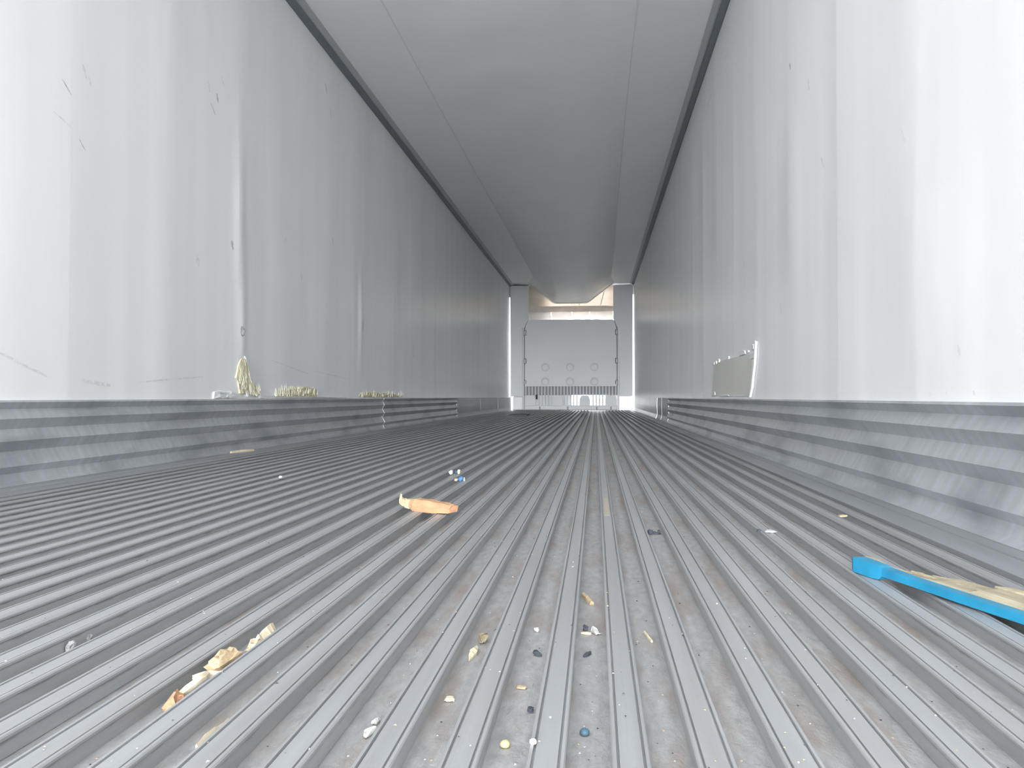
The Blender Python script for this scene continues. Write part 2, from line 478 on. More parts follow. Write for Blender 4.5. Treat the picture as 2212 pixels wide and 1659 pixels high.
# upper and lower panel, notched at the sides
def notch_side(sgn, x, z0, z1, notches):
    pts = [(x, z0)]
    for zc in notches:
        if z0 < zc < z1:
            pts += [(x, zc - 0.075), (x - sgn * 0.03, zc - 0.045), (x - sgn * 0.03, zc + 0.045), (x, zc + 0.075)]
    pts.append((x, z1))
    return pts
xl, xr = -1.425, 0.413
lp = notch_side(-1, xl, 1.012, 1.64, [1.55]); rp = notch_side(1, xr, 1.012, 1.64, [1.55])
up = [(xl, 1.012), (xl, 1.60), (xl + 0.012, 1.68), (-1.372, 1.79), (-1.345, 1.825), (0.343, 1.815), (0.360, 1.79), (xr - 0.012, 1.68), (xr, 1.60), (xr, 1.012)]
part(poly_prism(MB(), up, BY - 0.02, BY + 0.02), 'upper_panel', 'bulk')
lo = [(xl, 0.475), (xl, 0.50), (xl + 0.03, 0.53), (xl + 0.03, 0.58), (xl, 0.62), (xl, 0.92), (xl + 0.03, 0.95), (xl + 0.03, 1.0112), (xr - 0.03, 1.0112), (xr - 0.03, 0.95), (xr, 0.92), (xr, 0.62), (xr - 0.03, 0.58), (xr - 0.03, 0.53), (xr, 0.50), (xr, 0.475)]
n = len(lo)
v = [(x, BY - 0.022 - 0.03 * (1.006 - z) / 0.53, z) for x, z in lo] + [(x, BY + 0.02, z) for x, z in lo]
part(MB().add(v, [tuple(range(n)), tuple(range(n, 2 * n))] + [(i, (i + 1) % n, (i + 1) % n + n, i + n) for i in range(n)]), 'lower_panel', 'bulk')
# dark backing behind the panel edges
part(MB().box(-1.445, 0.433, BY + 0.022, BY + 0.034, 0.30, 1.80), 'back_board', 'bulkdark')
# round bosses, two rows of three: raised ring with a domed centre
def boss(x, z):
    y = BY - 0.022 - 0.03 * (1.006 - z) / 0.53
    prof = [(0.088, 0.004), (0.084, -0.010), (0.072, -0.014), (0.062, -0.008), (0.052, 0.002), (0.030, -0.001), (0.0001, -0.002)]
    N = 20
    v, f = [], []
    for (r, dy) in prof:
        v += [(x + r * math.cos(2 * math.pi * i / N), y + dy, z + r * math.sin(2 * math.pi * i / N)) for i in range(N)]
    for j in range(len(prof) - 1):
        for i in range(N):
            f.append((j * N + i, j * N + (i + 1) % N, (j + 1) * N + (i + 1) % N, (j + 1) * N + i))
    part(MB().add(v, f), 'boss', 'bulk', smooth=True)
for z in (0.865, 0.573):
    for x in (-1.014, -0.515, -0.027):
        boss(x, z)
# latches at the panel sides
for z in (1.56, 0.988, 0.55):
    for x, sg in ((-1.425, -1), (0.413, 1)):
        mb = MB()
        mb.bevbox(x - 0.028, x + 0.028, BY - 0.03, BY + 0.02, z - 0.055, z + 0.055, 0.008)
        la = part(mb, 'latch', 'bulkdark')
        part(MB().bevbox(x - 0.008, x + 0.012, BY - 0.045, BY - 0.03, z - 0.04, z + 0.035, 0.004), 'latch_pin', 'bulk', la)
# grille: 28 bars above, shorter bars and four tongues below
nb = 29
for i in range(nb):
    x = -1.405 + (0.395 + 1.405) * i / (nb - 1)
    part(MB().bevbox(x - 0.0115, x + 0.0115, BY - 0.045, BY + 0.015, 0.295, 0.476, 0.005), 'grille_bar', 'bulk')
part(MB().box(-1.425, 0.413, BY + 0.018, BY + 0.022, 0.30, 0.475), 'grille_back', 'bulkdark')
tongues = [(-1.425, -1.205), (-0.875, -0.655), (-0.325, -0.115), (0.185, 0.413)]
for a, b in tongues:
    c, hw = (a + b) / 2, (b - a) / 2
    pts = [(a, 0.09), (b, 0.09), (b, 0.20), (b - hw * 0.15, 0.26), (b - hw * 0.4, 0.294), (a + hw * 0.4, 0.294), (a + hw * 0.15, 0.26), (a, 0.20)]
    part(poly_prism(MB(), pts, BY - 0.05, BY - 0.01), 'grille_tongue', 'bulk')
for i in range(nb):
    x = -1.405 + (0.395 + 1.405) * i / (nb - 1)
    if any(a - 0.012 < x < b + 0.012 for a, b in tongues):
        continue
    part(MB().bevbox(x - 0.012, x + 0.012, BY - 0.04, BY + 0.0, 0.09, 0.296, 0.005), 'grille_bar', 'bulk')
part(MB().box(-1.425, -0.49, BY + 0.06, BY + 0.07, 0.0, 0.30), 'lower_back', 'bulk')
part(MB().bevbox(-1.437, 0.425, BY - 0.06, BY + 0.0, 0.0005, 0.094, 0.012), 'base_rail', 'bulk')
for x in (-1.12, -0.56, 0.02, 0.30):
    part(MB().bevbox(x - 0.012, x + 0.012, BY - 0.068, BY - 0.058, 0.002, 0.07, 0.003), 'rail_notch', 'bulkdark')
part(MB().bevbox(-1.205, -1.172, BY - 0.052, BY - 0.02, 0.215, 0.305, 0.006), 'dark_plug', 'dark')
# strip that closes the joint behind columns at the top corners
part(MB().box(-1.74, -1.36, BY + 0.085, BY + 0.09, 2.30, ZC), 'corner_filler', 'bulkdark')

# ------------------------------------------------------------------ outlet of the cooling unit above the bulkhead
ev = tag(empty('air_outlet', (-0.5, BY + 0.1, 1.83)), 'pale backlit air outlet in the opening above the bulkhead panel', 'air outlet')
part(MB().box(-1.37, -0.52, BY + 0.14, BY + 0.146, 1.99, 2.52), 'back_sheet', 'glowpanel', ev)
part(MB().box(-0.515, 0.37, BY + 0.13, BY + 0.136, 1.99, 2.52), 'back_sheet', 'glowpanel', ev)
for (xa, za, xb, zb) in ((-1.30, 2.42, -1.16, 2.10), (-1.24, 2.44, -1.19, 2.28), (0.17, 2.40, 0.10, 2.12)):
    dx_, dz_ = xb - xa, zb - za
    L = math.hypot(dx_, dz_); nx, nz_ = -dz_ / L * 0.006, dx_ / L * 0.006
    part(poly_prism(MB(), [(xa + nx, za + nz_), (xb + nx, zb + nz_), (xb - nx, zb - nz_), (xa - nx, za - nz_)], BY + 0.12, BY + 0.14), 'stiffener', 'bulk', ev)
part(MB().extrude_y([(-1.36, 1.985), (0.36, 1.985), (0.36, 2.10), (0.20, 2.105), (-0.4, 2.108), (-1.36, 2.10)], [BY + 0.085, BY + 0.089]), 'lip_strip', 'flapsheet', ev)
r = random.Random(9)
fx = [-1.35, -0.90, -0.48, -0.12, 0.345]
for i in range(4):
    a, b = fx[i] + 0.004, fx[i + 1] - 0.004
    ys = [BY + 0.10, BY + 0.062, BY + 0.045, BY + 0.052, BY + 0.075]
    zz = [1.992, 1.97, 1.93, 1.88, 1.828]
    v, f = [], []
    for j in range(5):
        for q in range(5):
            x = a + (b - a) * q / 4 + (0.02 if j > 2 else 0)
            v.append((min(x, 0.345), ys[j] - 0.012 * (i % 2) + r.uniform(-0.004, 0.004), zz[j] + r.uniform(-0.004, 0.004)))
    for j in range(4):
        for q in range(4):
            p = j * 5 + q
            f.append((p, p + 1, p + 6, p + 5))
    part(MB().add(v, f), 'flap', 'flapsheet', ev, smooth=True)

# ------------------------------------------------------------------ air chute under the ceiling
ch = tag(empty('air_chute', (-0.49, 2.0, ZC)), 'long grey fabric air chute slung along the ceiling, sagging at the far end', 'air chute')
def smooth01(t):
    t = min(1, max(0, t)); return t * t * (3 - 2 * t)
def chute_edges(y):
    fl = smooth01((y - 14.7) / 0.95)
    l0 = -1.218 + 0.045 * smooth01((y - 5) / 9)
    r0 = 0.238 + 0.05 * smooth01((y - 6) / 8)
    return l0 * (1 - fl) + (-1.352) * fl, r0 * (1 - fl) + 0.352 * fl
def end_shape(u):
    t = (1 - abs(u)) / 0.60
    k = 0.10
    h = max(0.0, min(1.0, 0.5 + 0.5 * (1.0 - t) / k))      # smooth minimum of t and 1
    return min(1.0, (1.0 * (1 - h) + t * h - k * h * (1 - h))) * (0.97 + 0.03 * (1 - u * u))
def chute_sag(y):
    pts = [(2, 0.035), (5, 0.045), (7.5, 0.075), (9.5, 0.125), (11.5, 0.195), (13.2, 0.27), (14.6, 0.345), (15.66, 0.392)]
    for (a, sa), (b, sb) in zip(pts[:-1], pts[1:]):
        if y <= b:
            return sa + (sb - sa) * (y - a) / (b - a)
    return pts[-1][1]
NU = 44
ys = spaced(2.0, 15.66, 0.085)
v, f = [], []
for y in ys:
    a, b = chute_edges(y); sg = chute_sag(y)
    tube = smooth01((y - 7) / 7.5)
    for i in range(NU + 1):
        t = i / NU
        u = 2 * t - 1
        shape = (1 - abs(u) ** 2.2) * (1 - tube) + tube * end_shape(u)
        wr = 0.014 * pnoise(Vector((t * 3 + y * 0.9, y * 1.6, 2.0))) + 0.007 * pnoise(Vector((t * 7 - y * 0.7, y * 2.4 + t * 3, 9.0)))
        drop = sg * shape + wr * (1 - abs(u) ** 6)
        v.append((a + (b - a) * t, y, ZC - 0.004 - max(0.0005, drop)))
for i in range(len(ys) - 1):
    for j in range(NU):
        p = i * (NU + 1) + j
        f.append((p, p + 1, p + NU + 2, p + NU + 1))
part(MB().add(v, f), 'chute_sheet', 'chute', ch, smooth=True)
# hem round the open end, two retaining strips along the edges
v, f = [], []
for yy, gr in ((15.60, 0.004), (15.60, 0.010), (15.675, 0.010), (15.675, 0.004)):
    a, b = chute_edges(15.66); sg = 0.392
    for i in range(NU + 1):
        t = i / NU; u = 2 * t - 1
        v.append((a + (b - a) * t, yy, ZC - 0.006 - gr - sg * end_shape(u)))
for q in range(4):
    for j in range(NU):
        p = q * (NU + 1) + j; p2 = ((q + 1) % 4) * (NU + 1) + j
        f.append((p, p + 1, p2 + 1, p2))
part(MB().add(v, f), 'hem', 'chute', ch, smooth=False)
for side in (0, 1):
    mb = MB()
    yy = spaced(2.0, 15.6, 0.4)
    prof = [(-0.004, 0), (-0.004, -0.0045), (0.004, -0.0045), (0.004, 0)]
    mb.extrude_y([(x, ZC + z) for x, z in prof], yy, dx=lambda y: (chute_edges(y)[side] + (-0.004 if side == 0 else 0.004), 0))
    part(mb, 'retaining_strip', 'stripgrey', ch)
# dark tie hanging at the open end
part(MB().box(-0.334, -0.322, 15.677, 15.69, 2.105, 2.20), 'tie', 'bulkdark', ch)

# ------------------------------------------------------------------ torn lining, insulation and the patch
def jag_sheet(name, parent, mat, pts, X, s, th, seed, n=14, fibre=0.0):
    """polygon (y, z) standing proud of the wall at X by th, with a rough surface"""
    rr = random.Random(seed)
    cy = sum(p[0] for p in pts) / len(pts); cz = sum(p[1] for p in pts) / len(pts)
    out = []
    for (p, q) in zip(pts, pts[1:] + pts[:1]):
        L = math.dist(p, q); k = max(1, int(L / 0.022))
        for i in range(k):
            t = i / k
            out.append((p[0] + (q[0] - p[0]) * t + rr.uniform(-1, 1) * fibre, p[1] + (q[1] - p[1]) * t + rr.uniform(-1, 1) * fibre))
    m_ = len(out)
    v = [(X, y, z) for y, z in out] + [(X + s * th * 0.8, cy + (y - cy) * 0.97, cz + (z - cz) * 0.97) for y, z in out]
    v += [(X + s * th * (rr.uniform(0.8, 1.5) if fibre else 0.8), cy + (y - cy) * 0.6, cz + (z - cz) * 0.6) for y, z in out] + [(X + s * th * (1.0 if fibre else 0.8), cy, cz)]
    f = []
    for ring in (0, 1):
        for i in range(m_):
            f.append((ring * m_ + i, ring * m_ + (i + 1) % m_, (ring + 1) * m_ + (i + 1) % m_, (ring + 1) * m_ + i))
    for i in range(m_):
        f.append((2 * m_ + i, 2 * m_ + (i + 1) % m_, 3 * m_))
    return mesh(name, v, f, M[mat], parent)
def fibres(parent, spots, X, s, n, seed, lean):
    """loose pale strands on torn insulation; spots: (y0, y1, z0, z1)"""
    rr = random.Random(seed)
    mb = MB()
    for _ in range(n):
        y0, y1, z0, z1 = rr.choice(spots)
        y, z = rr.uniform(y0, y1), rr.uniform(z0, z1)
        L, w = rr.uniform(0.02, 0.055), rr.uniform(0.0015, 0.0035)
        dy = lean * L + rr.uniform(-.2, .2) * L
        x0, x1 = X + s * rr.uniform(0.006, 0.014), X + s * rr.uniform(0.010, 0.018)
        mb.add([(x0, y - w, z), (x0, y + w, z), (x0 + s * 0.003, y, z), (x1, y + dy, z + L)], [(0, 1, 2), (0, 1, 3), (1, 2, 3), (2, 0, 3)])
    return tag(mb.build('insulation_fibres', M['fibre'], parent), kind='stuff')
def wl(y): return XL + dl(y, 0.3) - 0.002
tear = jag_sheet('exposed_insulation', wall_left, 'foam', [(3.64, 0.275), (3.60, 0.36), (3.615, 0.42), (3.675, 0.462), (3.71, 0.45), (3.745, 0.37), (3.80, 0.32), (3.87, 0.285), (3.85, 0.265)], wl(3.7), 1, 0.011, 1, fibre=0.006)
tag(tear, 'tall wedge of yellow insulation in the torn left lining')
fibres(tear, [(3.62, 3.70, 0.30, 0.42), (3.66, 3.76, 0.28, 0.37), (3.74, 3.86, 0.265, 0.30)], wl(3.7), 1, 90, 1, -0.45)
jag_sheet('torn_flap', tear, 'torn', [(3.655, 0.335), (3.665, 0.35), (3.735, 0.27), (3.72, 0.262)], wl(3.7), 1, 0.016, 2)
jag_sheet('torn_flap', tear, 'torn', [(3.685, 0.465), (3.70, 0.462), (3.735, 0.40), (3.73, 0.385), (3.715, 0.42)], wl(3.7), 1, 0.014, 3)
low = jag_sheet('exposed_insulation', wall_left, 'foam', [(4.10, 0.262), (4.12, 0.29), (4.22, 0.305), (4.28, 0.318), (4.42, 0.315), (4.60, 0.322), (4.70, 0.315), (4.71, 0.262)], wl(4.4), 1, 0.009, 5, fibre=0.007)
fibres(low, [(4.12, 4.70, 0.262, 0.295), (4.05, 4.3, 0.262, 0.285)], wl(4.4), 1, 90, 2, -0.15)
far = jag_sheet('exposed_insulation', wall_left, 'foam', [(5.55, 0.262), (5.62, 0.29), (5.9, 0.298), (6.2, 0.295), (6.6, 0.285), (6.9, 0.262)], wl(6.2), 1, 0.009, 6, fibre=0.006)
fibres(far, [(5.6, 6.9, 0.258, 0.28)], wl(6.2), 1, 60, 3, -0.1)
jag_sheet('torn_edge', wall_left, 'torn', [(3.38, 0.256), (3.385, 0.287), (3.46, 0.290), (3.60, 0.285), (3.64, 0.262), (3.63, 0.254)], wl(3.5), 1, 0.010, 7, fibre=0.003)
jag_sheet('torn_edge', wall_left, 'torn', [(3.86, 0.254), (3.87, 0.268), (4.5, 0.265), (5.3, 0.262), (5.3, 0.254)], wl(4.6), 1, 0.009, 8, fibre=0.002)
# patch on the right wall, with sealant along its edges
def wr_(y): return XR - dr(y, 0.4) + 0.002
pt = jag_sheet('repair_patch', wall_right, 'patch', [(5.24, 0.262), (5.13, 0.482), (4.5, 0.482), (3.86, 0.472), (3.87, 0.40), (3.94, 0.262)], wr_(4.5), -1, 0.006, 11)
tag(pt, 'dull beige square patch on the right wall')
def strip(pts, w, th, seed, nm='sealant_strip'):
    rr = random.Random(seed)
    v, f = [], []
    for (y, z) in pts:
        for dy, dz in ((-w, -w * 0.2), (w, w * 0.2)):
            v.append((wr_(y) - 0.004, y + dy + rr.uniform(-.3, .3) * w, z + dz))
        for dy, dz in ((w * 0.6, w * 0.2), (-w * 0.6, -w * 0.2)):
            v.append((wr_(y) - 0.004 - th, y + dy, z + dz))
    for i in range(len(pts) - 1):
        for j in range(4):
            a, b = i * 4 + j, i * 4 + (j + 1) % 4
            f.append((a, b, b + 4, a + 4))
    f += [(0, 1, 2, 3), tuple(range(len(v) - 4, len(v)))]
    return mesh(nm, v, f, M['torn'], pt)
strip([(3.765, 0.525), (3.78, 0.48), (3.80, 0.42), (3.84, 0.36), (3.87, 0.31), (3.92, 0.263)], 0.015, 0.010, 1)
def dash(y, z, ly, lz, seed):
    rr = random.Random(seed)
    X = wr_(y) - 0.005
    pts = [(-ly, -lz * 0.8), (ly * 0.7, -lz), (ly, lz * 0.6), (-ly * 0.3, lz), (-ly * 1.1, lz * 0.4)]
    pts = [(y + a * rr.uniform(.8, 1.2), z + b) for a, b in pts]
    k = len(pts)
    v = [(X + 0.004, a, b) for a, b in pts] + [(X - 0.004, a, b) for a, b in pts]
    mesh('sealant_strip', v, [tuple(range(k)), tuple(range(k, 2 * k))] + [(i, (i + 1) % k, (i + 1) % k + k, i + k) for i in range(k)], M['torn'], pt)
for i, (y, z, ly, lz) in enumerate([(4.15, 0.491, 0.085, 0.013), (4.0, 0.490, 0.03, 0.007), (3.86, 0.503, 0.02, 0.014), (3.88, 0.458, 0.05, 0.011),
                                    (4.55, 0.486, 0.02, 0.010), (4.9, 0.484, 0.025, 0.012), (5.0, 0.478, 0.02, 0.010), (5.12, 0.476, 0.03, 0.010),
                                    (5.10, 0.284, 0.05, 0.012), (4.75, 0.272, 0.22, 0.006), (4.3, 0.270, 0.2, 0.004)]):
    dash(y, z, ly, lz, i)

# rub marks on the walls: thin smears
def mark(wallobj, X, s, dfun, y, z, L, w, ang, mat, seed):
    rr = random.Random(seed)
    pts = []
    K = 5
    for i in range(K + 1):
        t = i / K; ww = w * (0.3 + math.sin(math.pi * (0.1 + 0.8 * t)) * rr.uniform(0.6, 1.1))
        pts.append(((t - 0.5) * L, ww / 2 + rr.uniform(-.2, .2) * w))
    for i in range(K, -1, -1):
        t = i / K; pts.append(((t - 0.5) * L, -w * (0.2 + 0.3 * math.sin(math.pi * t)) * rr.uniform(.6, 1.2)))
    ca, sa = math.cos(ang), math.sin(ang)
    v = []
    for a, b in pts:
        yy, zz = y + a * ca - b * sa, z + a * sa + b * ca
        v.append((X + s * (dfun(yy, zz) + 0.0009), yy, zz))
    k = len(v)
    half = K + 1
    f = [(i, i + 1, k - 2 - i, k - 1 - i) for i in range(K)]
    mesh('rub_mark', v, f, M[mat], wallobj)
def deg(a): return math.radians(a)
for i, (y, z, L, w, a, mt) in enumerate([
        (2.47, 1.375, 0.05, 0.012, -60, 'faint'), (2.50, 1.35, 0.03, 0.012, -60, 'faint'), (2.38, 1.285, 0.055, 0.005, -38, 'mark'), (2.46, 1.12, 0.045, 0.004, -42, 'mark'), (2.36, 1.17, 0.09, 0.004, -15, 'faint'),
        (3.33, 1.67, 0.06, 0.012, -75, 'faint'), (3.41, 1.645, 0.04, 0.012, -70, 'mark'), (3.37, 1.58, 0.06, 0.006, -45, 'mark'), (3.46, 1.74, 0.05, 0.008, -50, 'faint'),
        (4.86, 2.27, 0.07, 0.010, -65, 'mark'), (4.95, 2.14, 0.06, 0.013, -75, 'faint'), (4.6, 2.38, 0.05, 0.01, -60, 'faint'), (3.56, 0.99, 0.045, 0.018, -70, 'mark'), (3.24, 0.86, 0.05, 0.025, -70, 'faint'),
        (3.0, 1.98, 0.05, 0.008, -50, 'faint'), (4.45, 0.98, 0.05, 0.014, -70, 'faint'), (5.0, 1.30, 0.06, 0.02, -60, 'faint'), (4.2, 1.15, 0.05, 0.016, -60, 'faint'), (3.66, 0.585, 0.05, 0.05, -70, 'mark'),
        (5.66, 0.79, 0.05, 0.10, -20, 'faint'), (3.05, 0.335, 0.5, 0.006, 4, 'faint'), (2.55, 0.31, 0.16, 0.012, -6, 'faint'), (4.3, 0.43, 0.55, 0.006, -6, 'faint'), (5.0, 0.405, 0.7, 0.006, -3, 'faint'), (2.2, 0.36, 0.22, 0.008, -18, 'faint'),
        (6.6, 1.1, 0.1, 0.02, -70, 'faint'), (7.3, 0.7, 0.12, 0.03, -80, 'faint')]):
    mark(wall_left, XL, 1, dl, y, z, L, w, deg(a), mt, 100 + i)
for i, (y, z, L, w, a, mt) in enumerate([
        (3.12, 1.555, 0.03, 0.014, 70, 'mark'), (2.86, 1.38, 0.05, 0.012, 70, 'faint'), (3.5, 1.28, 0.05, 0.01, 80, 'faint'), (2.7, 1.05, 0.05, 0.012, 60, 'faint'), (4.1, 0.95, 0.06, 0.012, 75, 'faint'),
        (2.0, 0.9, 0.05, 0.012, 60, 'faint'), (1.72, 0.36, 0.025, 0.012, 70, 'faint'), (1.78, 0.268, 0.012, 0.006, 60, 'faint'), (1.86, 0.270, 0.012, 0.006, 50, 'faint'), (1.66, 0.269, 0.012, 0.006, 60, 'faint'), (3.3, 0.62, 0.05, 0.01, 60, 'faint'), (5.4, 1.5, 0.08, 0.015, 75, 'faint')]):
    mark(wall_right, XR, -1, dr, y, z, L, w, deg(a), mt, 300 + i)

# ------------------------------------------------------------------ litter on the floor
K = (CAM_Z - GUT) / CAM_Z
def gut(x, y):      # a spot seen on the rail-top plane, carried on down to the bottom of the channel
    return x * K, y * K
def row(x, y):     # a scrap in the left channel, seen over the edge of the next rail
    return -0.3715 + (x + 0.352) * 0.5, y * 1.044
def chunk(name, loc, size, mat, seed, rotz=0.0, rough=0.28, sub=2, parent=None, flat=0.75, round_=False):
    """irregular broken shard: hull of random points, flat-bottomed, resting on loc.z (round_: a smooth bead)"""
    bm = bmesh.new()
    rr = random.Random(seed * 31 + 5)
    if round_:
        bmesh.ops.create_icosphere(bm, subdivisions=sub, radius=0.5)
        for vv in bm.verts:
            q = 1 + 0.12 * pnoise(vv.co * 3 + Vector((seed, 0, 0)))
            vv.co = Vector((vv.co.x * size[0] * q, vv.co.y * size[1] * q, max(-0.38, vv.co.z) * size[2]))
    else:
        for i in range(26):
            d = Vector((rr.uniform(-1, 1), rr.uniform(-1, 1), rr.uniform(-1, 1)))
            d.normalize()
            d = Vector([math.copysign(abs(q) ** 0.6, q) for q in d]) * rr.uniform(1 - rough * 1.4, 1.0)
            tap = 1 - 0.45 * rough * 2 * (d.y + 1) / 2
            bm.verts.new((d.x * size[0] * 0.5 * tap, d.y * size[1] * 0.5, d.z * size[2] * 0.5 * (1 - 0.3 * abs(d.y) ** 2)))
        res = bmesh.ops.convex_hull(bm, input=bm.verts)
        junk = [e for e in res['geom_interior'] if isinstance(e, bmesh.types.BMVert)]
        bmesh.ops.delete(bm, geom=junk, context='VERTS')
        bmesh.ops.subdivide_edges(bm, edges=bm.edges, cuts=1, use_grid_fill=True)
        for vv in bm.verts:
            k_ = min(size) * 0.11
            vv.co += Vector((rr.uniform(-k_, k_), rr.uniform(-k_, k_), rr.uniform(-k_, k_)))
    zmin = min(vv.co.z for vv in bm.verts)
    for vv in bm.verts:
        vv.co.z = max(0, vv.co.z - zmin - size[2] * 0.05)
    me = bpy.data.meshes.new(name)
    bm.to_mesh(me); bm.free()
    me.materials.append(M[mat])
    if round_:
        for p in me.polygons: p.use_smooth = True
    o = bpy.data.objects.new(name, me)
    COL.objects.link(o)
    o.location = loc
    o.rotation_euler = (0, 0, rotz)
    if parent: o.parent = parent
    return o
def sliver(name, loc, L, w, th, mat, seed, rotz=0.0, tilt=0.0, bend=0.0, parent=None, taper=0.5, rock=0.0):
    """split wooden sliver: tapered, ragged ends, lengthwise facets, runs along local y"""
    rr = random.Random(seed)
    n = 9
    v, f = [], []
    for i in range(n):
        t = i / (n - 1)
        wd = w * (1 - taper * abs(2 * t - 1) ** 2) * rr.uniform(0.8, 1.1)
        h = th * (1 - 0.5 * taper * abs(2 * t - 1)) * rr.uniform(0.8, 1.15)
        y = (t - 0.5) * L
        zb = bend * math.sin(math.pi * t)
        sx = bend * 1.2 * math.sin(math.pi * t)
        j = [rr.uniform(-1, 1) * L * 0.03 for _ in range(5)]
        v += [(sx - wd / 2, y + j[0], zb), (sx - wd * 0.42, y + j[1], zb + h * 0.75), (sx + wd * 0.05, y + j[2], zb + h), (sx + wd / 2, y + j[3], zb + h * 0.55), (sx + wd * 0.45, y + j[4], zb)]
    for i in range(n - 1):
        for q in range(5):
            a, b = i * 5 + q, i * 5 + (q + 1) % 5
            f.append((a, b, b + 5, a + 5))
    f += [tuple(range(5)), tuple(range(5 * (n - 1), 5 * n))]
    o = mesh(name, v, f, M[mat], parent, loc=loc, rot=(tilt, rock, rotz))
    return o

# broken piece of orange wood lying across the rails
wx0, wy0, wx1, wy1 = -0.455, 1.80, -0.315, 1.715
ang = math.atan2(wy1 - wy0, wx1 - wx0)
wd = tag(empty('wood_block', ((wx0 + wx1) / 2, (wy0 + wy1) / 2, 0.0004)), 'broken orange wood piece lying across the floor rails, largest wood scrap on the floor', 'wood scrap')
wd.rotation_euler = (0, 0, ang)
def wood_piece(name, secs, mat, parent):
    """secs: (x, half depth, z bottom, z top)"""
    v, f = [], []
    rr = random.Random(len(secs))
    for x, hd, zb, zt in secs:
        e = lambda a: rr.uniform(-a, a)
        v += [(x + e(.003), -hd, zb), (x + e(.004), hd * 0.9, zb), (x + e(.004), hd, zt * 0.8 + zb * 0.2), (x + e(.003), hd * 0.25, zt), (x + e(.003), -hd * 0.6, zt * 0.95), (x + e(.003), -hd * 1.05, zb + (zt - zb) * 0.55)]
    n = 6
    for i in range(len(secs) - 1):
        for q in range(n):
            a, b = i * n + q, i * n + (q + 1) % n
            f.append((a, b, b + n, a + n))
    f += [tuple(range(n)), tuple(range(n * (len(secs) - 1), n * len(secs)))]
    return mesh(name, v, f, M[mat], parent)
wood_piece('wood_body', [(-0.046, 0.013, 0.006, 0.023), (-0.037, 0.017, 0.001, 0.0245), (-0.026, 0.020, 0.0, 0.028), (-0.008, 0.021, 0.0, 0.0265), (0.012, 0.022, 0.0, 0.0275), (0.034, 0.020, 0.0, 0.0245), (0.055, 0.019, 0.002, 0.0245), (0.077, 0.016, 0.003, 0.0215)], 'wood', wd)
wood_piece('split_end', [(-0.085, 0.0022, 0.020, 0.034), (-0.0825, 0.006, 0.011, 0.027), (-0.077, 0.009, 0.009, 0.0225), (-0.070, 0.011, 0.007, 0.0235), (-0.064, 0.0105, 0.0065, 0.0205), (-0.057, 0.0125, 0.005, 0.0235), (-0.045, 0.0135, 0.004, 0.0235)], 'tanwood', wd)
wood_piece('end_grain', [(0.0765, 0.0150, 0.0040, 0.0205), (0.0815, 0.0145, 0.0045, 0.0200)], 'orange', wd)
sliver('wood_fibre', (-0.050, -0.0150, 0.004), 0.026, 0.003, 0.003, 'palewood', 40, deg(70), parent=wd)

# length of pallet board with one blue painted edge
B0, B1 = Vector((0.386, 1.222)), Vector((0.505, 0.905))
bd = tag(empty('pallet_board', (B0.x, B0.y, 0.0004)), 'blue-edged splintered board with bare tan top, on the rails by the right wall', 'board')
dirv = B1 - B0
bd.rotation_euler = (0, 0, math.atan2(dirv.y, dirv.x))
Lb = dirv.length
def bar(name, secs, mat):
    """secs: (x, y0, y1, z0, z1)"""
    v, f = [], []
    for x, y0, y1, z0, z1 in secs:
        v += [(x, y0, z0), (x, y1, z0), (x, y1, z1), (x, y0, z1)]
    for i in range(len(secs) - 1):
        for q in range(4):
            a, b = i * 4 + q, i * 4 + (q + 1) % 4
            f.append((a, b, b + 4, a + 4))
    f += [(0, 1, 2, 3), tuple(range(len(v) - 4, len(v)))]
    return mesh(name, v, f, M[mat], bd)
# local +x runs towards the right front; the side facing the camera is local -y
bar('blue_edge', [(0.0, -0.004, 0.010, 0.004, 0.021), (0.006, -0.007, 0.012, 0.001, 0.0225), (0.04, -0.007, 0.012, 0.000, 0.0215), (0.058, -0.006, 0.012, 0.0005, 0.020), (0.064, -0.005, 0.012, 0.006, 0.0185),
                  (0.12, -0.004, 0.012, 0.005, 0.0155), (0.20, -0.004, 0.012, 0.003, 0.0140), (0.28, -0.004, 0.012, 0.002, 0.0130), (Lb, -0.005, 0.012, 0.0015, 0.0135)], 'blue')
bar('board_body', [(0.002, 0.0125, 0.022, 0.004, 0.0215), (0.02, 0.0125, 0.026, 0.002, 0.0205), (0.05, 0.0125, 0.020, 0.002, 0.017), (0.09, 0.0125, 0.030, 0.002, 0.0145), (0.15, 0.0125, 0.050, 0.002, 0.018),
                   (0.20, 0.0125, 0.055, 0.002, 0.0165), (0.215, 0.0125, 0.062, 0.002, 0.022), (0.27, 0.0125, 0.066, 0.001, 0.021), (Lb, 0.0125, 0.068, 0.001, 0.020)], 'boardtop')
for i_, (x_, y_, L_) in enumerate(((0.11, 0.026, 0.05), (0.15, 0.036, 0.07), (0.235, 0.048, 0.06), (0.19, 0.03, 0.06))):
    sliver('wood_fibre', (x_, y_, 0.0145 if x_ < .2 else 0.0205), L_, 0.008, 0.004, 'boardtop', 60 + i_, deg(90 + 4 * (i_ - 1)), parent=bd)

o = MB().bevbox(-0.006, 0.006, -0.15, 0.15, 0.0, 0.0004, 0.0001).build('tan_film', M['stain'])
o.location = (0.0245, 1.885, 0.0002)
tag(o, 'faint tan strip stuck along a rail top near the middle of the floor', 'film')
